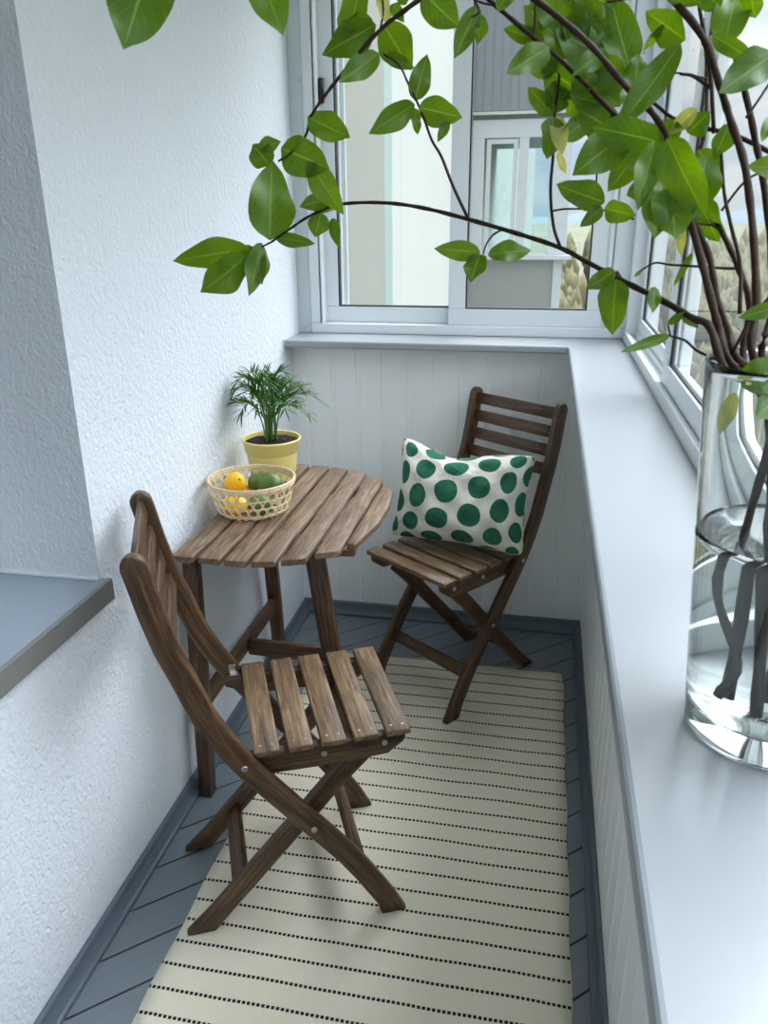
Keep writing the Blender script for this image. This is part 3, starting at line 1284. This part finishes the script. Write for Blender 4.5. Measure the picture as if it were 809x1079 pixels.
def leaf_mesh(base, tip, width, roll, fold, droop, name='leaf', yellow=False):
    """pointed oval blade from base to tip"""
    base, tip = Vector(base), Vector(tip)
    ax = tip - base
    L = ax.length
    d = ax / L
    view = (CAM - (base + tip) / 2).normalized()
    nrm = (view - d * view.dot(d)).normalized()
    side = d.cross(nrm).normalized()
    q = Matrix.Rotation(roll, 3, d)
    nrm, side = q @ nrm, q @ side
    W = width / max(.5, abs(math.cos(roll)))
    m, n = 14, 6
    vs, fs, uvs = [], [], []
    rr = random.Random(int(abs(base.x * 1e5) + abs(tip.z * 1e5)))
    ph = rr.uniform(0, 6)
    for j in range(m + 1):
        t_ = j / m
        w_ = (math.sin(PI * t_ ** .80) ** .70) * (1 - .22 * t_ ** 3)
        if t_ > .85:
            w_ *= max(0.0, 1 - ((t_ - .85) / .15) * .35)
        if j == m:
            w_ = .01
        if j == 0:
            w_ = .03
        for i in range(n + 1):
            s = -1 + 2 * i / n
            x = s * w_ * W / 2
            p = base + d * (L * t_) + side * x + nrm * (abs(s) * w_ * W / 2 * fold - droop * L * (4 * t_ * (1 - t_)) * -1 + .006 * W / .04 * math.sin(t_ * 9 + ph + s) * w_ * abs(s))
            vs.append(p)
    for j in range(m):
        for i in range(n):
            k = (j * (n + 1) + i, j * (n + 1) + i + 1, (j + 1) * (n + 1) + i + 1, (j + 1) * (n + 1) + i)
            fs.append(k)
            uvs.append([((a % (n + 1)) / n, (a // (n + 1)) / m) for a in k])
    mb = MB()
    mb.add(vs, fs, uvs, True)
    return mb


def branch(label, stem, rads, twigs, leaves, sub=5):
    """stem: list of (px,py,depth) or Vectors; twigs: (points, r0, r1); leaves: (bx,by,tx,ty,width_px,depth[,opts])"""
    t = thing('leafy_branch', label, 'branch', VC, group='leafy branches in the vase')

    def W3(p):
        return (p if isinstance(p, Vector) else at(*p)) - VC
    pts = smooth_path([W3(p) for p in stem], sub)
    k = len(pts)
    rr = random.Random(len(label))
    rad = []
    for i in range(k):
        f_ = i / (k - 1) * (len(rads) - 1)
        a = min(int(f_), len(rads) - 2)
        rad.append((rads[a] + (rads[a + 1] - rads[a]) * (f_ - a)) * (1 + .10 * math.sin(i * 1.9) + rr.uniform(-.04, .08)))
    tube(pts, rad, 9).build('stem', M_BARK, t)
    for tw, r0, r1 in twigs:
        p = smooth_path([W3(q) for q in tw], 4)
        tube(p, [r0 + (r1 - r0) * i / (len(p) - 1) * (1 + rr.uniform(-.05, .05)) for i in range(len(p))], 7).build('twig', M_BARK, t)
    for lf in leaves:
        bx_, by_, tx_, ty_, w_, dd = lf[:6]
        o = lf[6] if len(lf) > 6 else {}
        dt = o.get('dt', rr.uniform(-.012, .02))
        base = at(bx_, by_, dd) - VC
        tip = at(tx_, ty_, dd + dt) - VC
        wm = w_ * 1.08 / FPX * dd
        roll = o.get('roll', rr.uniform(-.45, .45))
        # blade is computed in world space, then moved into the thing's frame
        mb = leaf_mesh(base + VC, tip + VC, wm, roll, o.get('fold', rr.uniform(.10, .28)), o.get('droop', rr.uniform(-.05, .06)))
        mb.v = [tuple(Vector(v) - VC) for v in mb.v]
        lo = mb.build('leaf', M_LEAF_Y if o.get('y') else M_LEAF, t)
        if o.get('y'):
            lo['label'] = 'pale yellowing leaf'
    return t


BOT = .024
Y = dict(y=1)
# the long low branch
branch('long low branch arching left in front of the stucco wall, leaf cluster at its tip',
       [VC + Vector((-.006, -.012, BOT + .004)), VC + Vector((-.010, .0, .12)), VC + Vector((-.028, .010, .25)),
        (765, 392, .545), (748, 345, .56), (729, 335, .57), (700, 318, .60), (660, 298, .63), (620, 277, .66), (590, 261, .68), (545, 246, .71), (493, 231, .74), (450, 220, .77), (410, 214, .79),
        (370, 214, .81), (345, 219, .82), (322, 230, .83), (303, 243, .84), (286, 255, .85)],
       [.0036, .0032, .0027, .0023, .0021, .0020, .0017, .0014, .0011],
       [([(493, 230, .74), (478, 198, .742), (465, 165, .745), (455, 148, .746), (444, 118, .748), (430, 88, .75), (420, 68, .75), (404, 57, .75)], .0016, .0009),
        ([(590, 260, .68), (583, 238, .678), (580, 200, .672), (583, 160, .668), (583, 130, .664), (588, 95, .66), (590, 60, .66)], .0015, .0011),
        ([(286, 255, .85), (278, 259, .85), (268, 262, .85)], .0011, .0008),
        ([(529, 242, .722), (519, 248, .722), (512, 258, .722), (509, 268, .722)], .0010, .0007),
        ([(648, 287, .64), (654, 294, .64)], .0028, .0018),
        ([(583, 222, .676), (600, 220, .676), (640, 222, .67), (668, 231, .66)], .0009, .0008)],
       [(263, 262, 182, 275, 30, .85), (259, 270, 211, 308, 34, .84), (276, 256, 262, 312, 22, .85), (262, 258, 256, 284, 20, .86),
        (284, 253, 287, 169, 46, .86, dict(roll=.2)), (352, 208, 315, 218, 17, .82), (338, 224, 332, 250, 22, .83), (350, 230, 357, 261, 11, .83),
        (290, 250, 332, 257, 14, .85), (330, 222, 360, 214, 12, .83), (270, 258, 276, 300, 16, .855),
        (506, 266, 457, 262, 20, .72), (506, 268, 496, 298, 22, .72), (514, 269, 560, 264, 20, .72),
        (648, 285, 617, 305, 18, .63), (649, 294, 645, 353, 30, .63, dict(roll=.3)), (646, 290, 636, 330, 12, .64, Y),
        (637, 213, 586, 194, 28, .66), (634, 218, 611, 239, 15, .66), (637, 219, 670, 227, 22, .66),
        (583, 121, 556, 92, 20, .66), (583, 123, 576, 168, 24, .66), (587, 122, 592, 164, 18, .665, Y), (591, 147, 625, 121, 22, .66), (583, 120, 588, 84, 26, .665), (588, 160, 596, 184, 8, .665, Y),
        (437, 110, 388, 141, 24, .745), (441, 113, 487, 124, 28, .745), (437, 106, 450, 57, 22, .75), (437, 114, 440, 142, 11, .75), (472, 128, 461, 150, 10, .745),
        (405, 58, 437, 72, 14, .755), (404, 26, 434, 74, 36, .755), (690, 302, 687, 330, 13, .60)])

# branch that leaves the vase up left and comes back down at the upper left
branch('upper branch drooping toward the top left window handle, curled leaves at its end',
       [VC + Vector((.010, -.008, BOT + .006)), VC + Vector((-.002, .004, .12)), VC + Vector((-.022, .016, .25)),
        (769, 383, .550), (757, 345, .56), (746, 303, .57), (728, 236, .58), (714, 199, .58), (698, 176, .59), (703, 145, .595), (683, 114, .60), (660, 92, .60), (626, 52, .60), (600, 28, .60), (568, 3, .61),
        (530, -22, .63), (485, -25, .66), (450, -6, .69), (425, 12, .70), (400, 32, .71), (370, 66, .72), (345, 97, .73), (328, 122, .74), (322, 143, .75), (308, 160, .76), (293, 170, .76)],
       [.0036, .0032, .0028, .0025, .0024, .0024, .0023, .0018, .0013, .0010],
       [([(400, 34, .71), (404, 10, .71), (401, -12, .71)], .0010, .0008), ([(500, 0, .65), (505, 12, .65), (497, 18, .65)], .001, .0007)],
       [(160, -42, 130, 52, 64, .52, dict(roll=.1, fold=.12, dt=0)), (268, -42, 298, 38, 42, .54, dict(roll=-.2, dt=0)),
        (296, 156, 347, 178, 38, .76, dict(roll=.2)), (325, 170, 362, 226, 26, .76), (284, 174, 266, 152, 26, .77), (272, 156, 296, 149, 15, .77), (324, 123, 369, 145, 28, .74),
        (396, 26, 339, 58, 32, .71), (380, -14, 362, 44, 28, .71, dict(roll=.5)), (399, 56, 357, 87, 24, .72), (392, 20, 362, 40, 26, .72),
        (408, 24, 400, -18, 14, .71, Y), (413, 4, 426, 24, 12, .71), (446, -8, 484, 29, 34, .69), (428, 5, 425, -20, 18, .70),
        (504, 6, 478, 62, 22, .65), (508, 16, 503, 47, 14, .65), (538, -10, 524, 12, 18, .64)])

# middle branch
branch('middle branch crossing the back window with the dense clump of leaves',
       [VC + Vector((-.014, .012, BOT + .005)), VC + Vector((-.014, .014, .12)), VC + Vector((-.018, .022, .25)),
        (776, 378, .56), (768, 352, .57), (756, 318, .58), (747, 270, .59), (733, 238, .60), (722, 214, .61), (706, 196, .615), (694, 172, .62), (676, 146, .62), (667, 139, .625), (646, 119, .63), (600, 72, .64), (560, 38, .65), (520, 4, .66), (500, -14, .67)],
       [.0036, .0033, .0026, .0023, .0022, .0020, .0019, .0018],
       [([(522, 6, .66), (505, 2, .66), (492, -6, .66)], .0010, .0007), ([(562, 40, .65), (564, 22, .65), (563, -8, .65)], .0012, .0010),
        ([(646, 119, .63), (664, 125, .63), (685, 108, .63), (708, 124, .62), (739, 134, .61), (775, 143, .60), (815, 162, .59)], .0010, .0020)],
       [(578, 50, 533, 78, 28, .64), (574, 44, 530, 30, 18, .65), (596, 50, 552, 6, 34, .655), (600, 56, 628, 4, 40, .66), (664, 75, 642, -8, 38, .64, dict(roll=.15)), (640, 74, 636, 2, 36, .655),
        (638, 52, 603, 80, 20, .625), (606, 78, 654, 112, 40, .65), (600, 62, 578, 14, 34, .665), (662, 138, 603, 185, 40, .58, dict(roll=.1)), (694, 150, 624, 134, 36, .57),
        (717, 46, 646, 142, 30, .56, dict(roll=.2)), (722, 42, 680, 12, 30, .60), (700, 26, 677, 54, 9, .605), (690, 148, 672, 222, 26, .565), (697, 188, 689, 252, 34, .565), (706, 196, 712, 252, 42, .56),
        (703, 146, 745, 232, 40, .555, dict(roll=.35, fold=.35)), (734, 114, 705, 142, 16, .59, Y), (716, 218, 718, 272, 12, .60, Y), (660, 118, 640, 156, 26, .635), (620, 96, 596, 120, 26, .655), (640, 110, 600, 100, 28, .65),
        (724, 140, 748, 118, 24, .605), (640, 60, 585, 30, 40, .65), (610, 96, 570, 68, 34, .655), (655, 96, 615, 58, 36, .645), (600, 30, 565, -8, 36, .66), (626, 42, 610, -8, 30, .655),
        (650, 140, 608, 114, 34, .64), (676, 158, 640, 202, 28, .625), (690, 190, 660, 206, 26, .61), (585, 76, 558, 50, 30, .66), (615, 20, 642, 62, 32, .655), (668, 95, 672, 56, 24, .64),
        (722, 168, 700, 216, 34, .60), (735, 158, 760, 190, 28, .595), (745, 164, 728, 232, 38, .57), (712, 150, 690, 128, 28, .61), (648, 108, 668, 76, 26, .645), (700, 150, 660, 180, 24, .62), (642, 152, 622, 168, 22, .64), (650, 8, 600, -14, 30, .66), (560, -4, 590, 26, 34, .67)])

# two tall stems at the right and their bare side twigs
branch('tall stem rising steeply out of the vase to the top right, broad leaf over it',
       [VC + Vector((.020, -.012, BOT + .006)), VC + Vector((.010, -.004, .12)), VC + Vector((-.004, .002, .25)),
        (795, 381, .53), (797, 320, .54), (793, 240, .55), (784, 172, .56), (770, 128, .565), (758, 90, .57), (741, 40, .58), (706, -4, .59), (680, -30, .60)],
       [.0030, .0029, .0027, .0027, .0029],
       [([(752, 140, .60), (748, 77, .60), (736, 4, .60), (733, -20, .60)], .0016, .0014), ([(716, 78, .58), (730, 80, .58), (748, 92, .575)], .0010, .0016),
        ([(640, 2, .60), (672, -3, .60), (700, -8, .60)], .0008, .0010), ([(786, 124, .56), (800, 104, .56), (818, 76, .56)], .0010, .0008),
        ([(760, 163, .59), (763, 204, .58), (770, 238, .575), (780, 281, .57), (779, 330, .56)], .0012, .0016), ([(760, 222, .585), (786, 190, .58), (812, 178, .58)], .0010, .0008)],
       [(816, 56, 757, 98, 36, .55, dict(roll=.1)), (750, 37, 797, 66, 18, .56), (764, 44, 776, -8, 36, .575), (790, -14, 796, 19, 22, .56), (738, 208, 757, 255, 28, .60), (835, 178, 787, 175, 24, .55),
        (825, 322, 777, 335, 16, .52), (760, 6, 730, -12, 22, .58), (700, -14, 740, 4, 20, .585), (768, 130, 752, 168, 20, .58)])
branch('stem at the right of the vase carrying the broad leaves over its rim',
       [VC + Vector((.006, .018, BOT + .006)), VC + Vector((.012, .016, .12)), VC + Vector((.020, .018, .25)),
        (806, 385, .56), (812, 330, .56), (812, 260, .57), (804, 190, .575), (796, 150, .58), (788, 110, .58), (775, 60, .585), (762, 10, .59), (755, -20, .59)],
       [.0028, .0026, .0024, .0022],
       [([(776, 386, .55), (795, 382, .545), (822, 374, .54)], .0016, .0010), ([(770, 376, .56), (788, 341, .555), (816, 306, .55)], .0013, .0010),
        ([(760, 381, .565), (735, 370, .575), (722, 359, .58), (706, 354, .585)], .0012, .0008), ([(706, 354, .585), (704, 340, .585), (712, 331, .585)], .0008, .0006)],
       [(781, 410, 828, 380, 38, .53, dict(roll=.1)), (786, 408, 802, 388, 12, .525, Y), (796, 440, 832, 414, 26, .53), (771, 418, 757, 458, 17, .575, Y), (706, 353, 654, 371, 11, .585, dict(roll=.2)), (704, 342, 722, 328, 8, .585),
        (716, 330, 736, 346, 9, .585), (729, 266, 709, 302, 7, .60), (815, 120, 802, 150, 12, .57)])
branch('slender stem behind the others ending in bare twigs by the right window',
       [VC + Vector((-.026, -.002, BOT + .010)), VC + Vector((-.020, -.006, .07)), VC + Vector((-.034, .004, .12)), VC + Vector((-.032, .004, .17)), VC + Vector((-.026, .008, .25)),
        (783, 384, .57), (790, 322, .58), (776, 278, .59), (760, 243, .60), (744, 208, .61), (736, 170, .62), (742, 140, .62), (745, 90, .625), (741, 20, .63)],
       [.0032, .0032, .0030, .0024, .0022, .0016, .0012],
       [([(778, 282, .59), (769, 283, .59), (737, 281, .60), (706, 279, .61), (690, 277, .615), (675, 285, .62)], .0012, .0007), ([(745, 83, .62), (716, 77, .62), (695, 79, .62)], .0009, .0006),
        ([(770, 262, .595), (755, 240, .60), (738, 236, .60), (720, 233, .60)], .0009, .0006)],
       [(695, 79, 680, 92, 8, .62), (742, 60, 760, 34, 18, .63), (676, 284, 668, 292, 4, .62)])


# ------------------------------------------------------------------ outside
def fac():
    mb = MB()
    mb.box(-1.6, WX - .002, 4.47, 40, -24, 12)
    o = mb.build('wall_facade', M_FACADE, kind='structure')
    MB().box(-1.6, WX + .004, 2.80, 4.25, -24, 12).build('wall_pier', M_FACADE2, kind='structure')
    MB().box(-1.6, WX + .002, 4.25, 4.47, -24, 12).build('trim_7', M_GREENISH, kind='structure')


fac()
NB = thing('neighbouring_balcony', 'next glazed balcony of the facade seen through the back window', 'balcony', (0, 9, 0))
M_NP = plain('balcony_panel', (124, 128, 126), .6)
M_NP2 = plain('balcony_upper_panel', (112, 118, 124), .6)
M_NW = plain('lowered_white_pvc', (176, 182, 186), .5)  # white with its albedo lowered so outdoor daylight does not clip it
MB().box(WX, .06, 0, .05, -.2, .97).build('front_panel', M_NP, NB)
MB().box(.06, .15, -.01, .06, -.2, .97).build('corner_post', M_NW, NB)
MB().box(.09, .15, .06, 4, -.2, .97).build('side_panel', M_NP, NB)
MB().box(WX, .24, -.10, .10, .965, 1.005).build('sill', M_NW, NB)
fr = MB()
for (a, b, c, d) in ((WX, -.715, 1.005, 2.15), (-.36, -.26, 1.005, 2.15), (-.02, .18, 1.005, 2.15), (-.715, -.36, 1.005, 1.02), (-.26, -.02, 1.005, 1.02), (WX, .20, 2.15, 2.32)):
    fr.box(a, b, -.01, .05, c, d)
fr.box(.12, .18, .05, 4, 2.15, 2.32)
for y in (1.2, 2.4, 3.9):
    fr.box(.12, .18, y, y + .08, 1.0, 2.15)
fr.build('frame', M_NW, NB, bevel=.004)
sf = rect_frame(MB(), 'x', .0, .03, -.69, -.37, 1.03, 2.14, .045)
sf.build('sash', M_NW, NB)
MB().box(-.65, -.41, .02, .024, 1.06, 2.10).build('pane', M_PANE_TEAL, NB)
MB().box(-.26, -.02, .02, .024, 1.02, 2.15).build('pane', M_PANE_TEAL, NB)
MB().box(WX, .20, .05, 4, 2.32, 2.42).build('ceiling_slab', plain('teal_soffit', (120, 140, 138), .8), NB)
MB().box(WX, .15, -.05, 4, -.35, -.2).build('floor_slab', M_NP, NB)
u = MB()
u.box(WX, .16, -.02, .05, 2.40, 4.2)
u.build('upper_panel', M_NP2, NB)
MB().box(WX, .19, -.06, .07, 2.36, 2.39).build('drip_edge', M_STEEL, NB)
for k in range(11):
    MB().box(WX + .02 + k * .088, WX + .026 + k * .088, -.028, -.02, 2.42, 4.18).build('panel_rib', M_NP, NB)


def ground_mat():
    t = NT('spring_woodland')
    v = t.coord('Object')
    n1 = t.noise(v, .02, 5, .65)
    n2 = t.noise(v, .35, 4, .7)
    f_ = t.math('ADD', t.math('MULTIPLY', n1, .6), t.math('MULTIPLY', n2, .4))
    t.base(t.ramp(f_, [(.3, lin((58, 64, 44))), (.48, lin((82, 84, 62))), (.6, lin((96, 96, 76))), (.75, lin((68, 76, 52)))]))
    t.set(Roughness=1)
    return t.m


M_GROUND = ground_mat()
gm = MB()
vs, fs = [], []
n = 60
for j in range(n + 1):
    for i in range(n + 1):
        x = -900 + 2400 * i / n
        y = -900 + 2900 * j / n
        d = math.hypot(x, y)
        vs.append((x, y, -23 + 5 * math.sin(x * .011) * math.cos(y * .009) * min(1, d / 300) + max(0, d - 600) * .012))
for j in range(n):
    for i in range(n):
        a = j * (n + 1) + i
        fs.append((a, a + 1, a + n + 2, a + n + 1))
gm.add(vs, fs, None, True)
gm.build('ground', M_GROUND, kind='structure')
# far hills
hm = MB()
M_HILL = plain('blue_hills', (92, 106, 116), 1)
vs, fs = [], []
n = 120
for i in range(n + 1):
    a = R(-60 + 170 * i / n)
    for r_, z in ((1250, -30), (1300, 0 + 5 * math.sin(i * .33) + 4 * math.sin(i * .81)), (1700, -30)):
        vs.append((r_ * math.cos(a), r_ * math.sin(a), z))
for i in range(n):
    for k in range(2):
        a = i * 3 + k
        fs.append((a, a + 1, a + 4, a + 3))
hm.add(vs, fs, None, True)
hm.build('hills', M_HILL, kind='structure')
# woodland: thousands of crowns no one could count
fm = MB()
rr = random.Random(11)
ico = bmesh.new()
bmesh.ops.create_icosphere(ico, subdivisions=1, radius=1)
iv = [v.co.copy() for v in ico.verts]
iF = [tuple(v.index for v in f.verts) for f in ico.faces]
ico.free()


def tree_mat():
    t = NT('bare_spring_crowns')
    v = t.coord('Object')
    n1 = t.noise(v, .12, 3, .6)
    n2 = t.noise(v, 3.5, 5, .8)
    f_ = t.math('ADD', t.math('MULTIPLY', n1, .45), t.math('MULTIPLY', n2, .55))
    t.base(t.ramp(f_, [(.36, lin((46, 52, 28))), (.5, lin((84, 78, 44))), (.64, lin((100, 96, 64)))]))
    t.set(Roughness=1)
    return t.m


for k in range(20000):
    a = R(rr.uniform(20, 97))
    d = 26 + 330 * rr.random() ** .8
    x, y = d * math.cos(a), d * math.sin(a)
    if x < 2.5 or (8 < x < 15):
        continue
    s = rr.uniform(.35, .8) * (.75 + d / 130)
    hz = s * rr.uniform(1.6, 3.4)
    zz = rr.uniform(0, 4)
    z = -23 + hz * .9 + zz
    fm.add([(x + v.x * s * rr.uniform(.45, 1.3), y + v.y * s * rr.uniform(.45, 1.3), z + v.z * hz * rr.uniform(.6, 1.25)) for v in iv], iF, None, True)
fo = fm.build('woodland', tree_mat())
tag(fo, 'pale olive spring woodland far below the balcony windows', 'trees', kind='stuff')

# ------------------------------------------------------------------ sky
wd = bpy.data.worlds.new('sky')
sc.world = wd
wd.use_nodes = True
nt = wd.node_tree
nt.nodes.clear()
o_ = nt.nodes.new('ShaderNodeOutputWorld')
bg = nt.nodes.new('ShaderNodeBackground')
tc = nt.nodes.new('ShaderNodeTexCoord')
sep = nt.nodes.new('ShaderNodeSeparateXYZ')
nt.links.new(tc.outputs['Generated'], sep.inputs[0])
mp = nt.nodes.new('ShaderNodeMapping')
mp.inputs['Scale'].default_value = (1.6, 1.6, 6)
nt.links.new(tc.outputs['Generated'], mp.inputs[0])
no = nt.nodes.new('ShaderNodeTexNoise')
no.inputs['Scale'].default_value = 2.6
no.inputs['Detail'].default_value = 6
no.inputs['Roughness'].default_value = .55
nt.links.new(mp.outputs[0], no.inputs['Vector'])
cr = nt.nodes.new('ShaderNodeValToRGB')
cr.color_ramp.elements[0].position = .40
cr.color_ramp.elements[0].color = (.60, .72, .90, 1)
cr.color_ramp.elements[1].position = .60
cr.color_ramp.elements[1].color = (1.05, 1.01, 1.0, 1)
nt.links.new(no.outputs[0], cr.inputs[0])
# thin cloud: brighter overhead, with an added glow high up, aimed to lift the floor
def maprange(src, a, b, c, d, smooth=True):
    g = nt.nodes.new('ShaderNodeMapRange')
    g.interpolation_type = 'SMOOTHSTEP' if smooth else 'LINEAR'
    for k_, v_ in (('From Min', a), ('From Max', b), ('To Min', c), ('To Max', d)):
        g.inputs[k_].default_value = v_
    nt.links.new(src, g.inputs[0])
    return g.outputs[0]


dt_ = nt.nodes.new('ShaderNodeVectorMath')
dt_.operation = 'DOT_PRODUCT'
nt.links.new(tc.outputs['Generated'], dt_.inputs[0])
SUN = Vector((.34, .42, 1)).normalized()
dt_.inputs[1].default_value = SUN
ad = nt.nodes.new('ShaderNodeMath')
ad.operation = 'ADD'
nt.links.new(maprange(sep.outputs[2], .06, .62, .80, 3.5), ad.inputs[0])
nt.links.new(maprange(dt_.outputs['Value'], .72, 1.0, 0, 11.5), ad.inputs[1])
nt.links.new(cr.outputs[0], bg.inputs[0])
nt.links.new(ad.outputs[0], bg.inputs[1])
nt.links.new(bg.outputs[0], o_.inputs[0])

sc.view_settings.view_transform = 'Standard'
sc.view_settings.look = 'None'
sc.view_settings.exposure = 0.32
sc.view_settings.gamma = 1
sc.view_settings.use_curve_mapping = False
cy = sc.cycles
cy.use_denoising = True
try:
    cy.denoiser = 'OPENIMAGEDENOISE'
    cy.denoising_input_passes = 'RGB_ALBEDO_NORMAL'
except Exception:
    pass
cy.max_bounces = 20
cy.diffuse_bounces = 6
cy.glossy_bounces = 4
cy.transmission_bounces = 18
cy.transparent_max_bounces = 16
cy.sample_clamp_indirect = 6
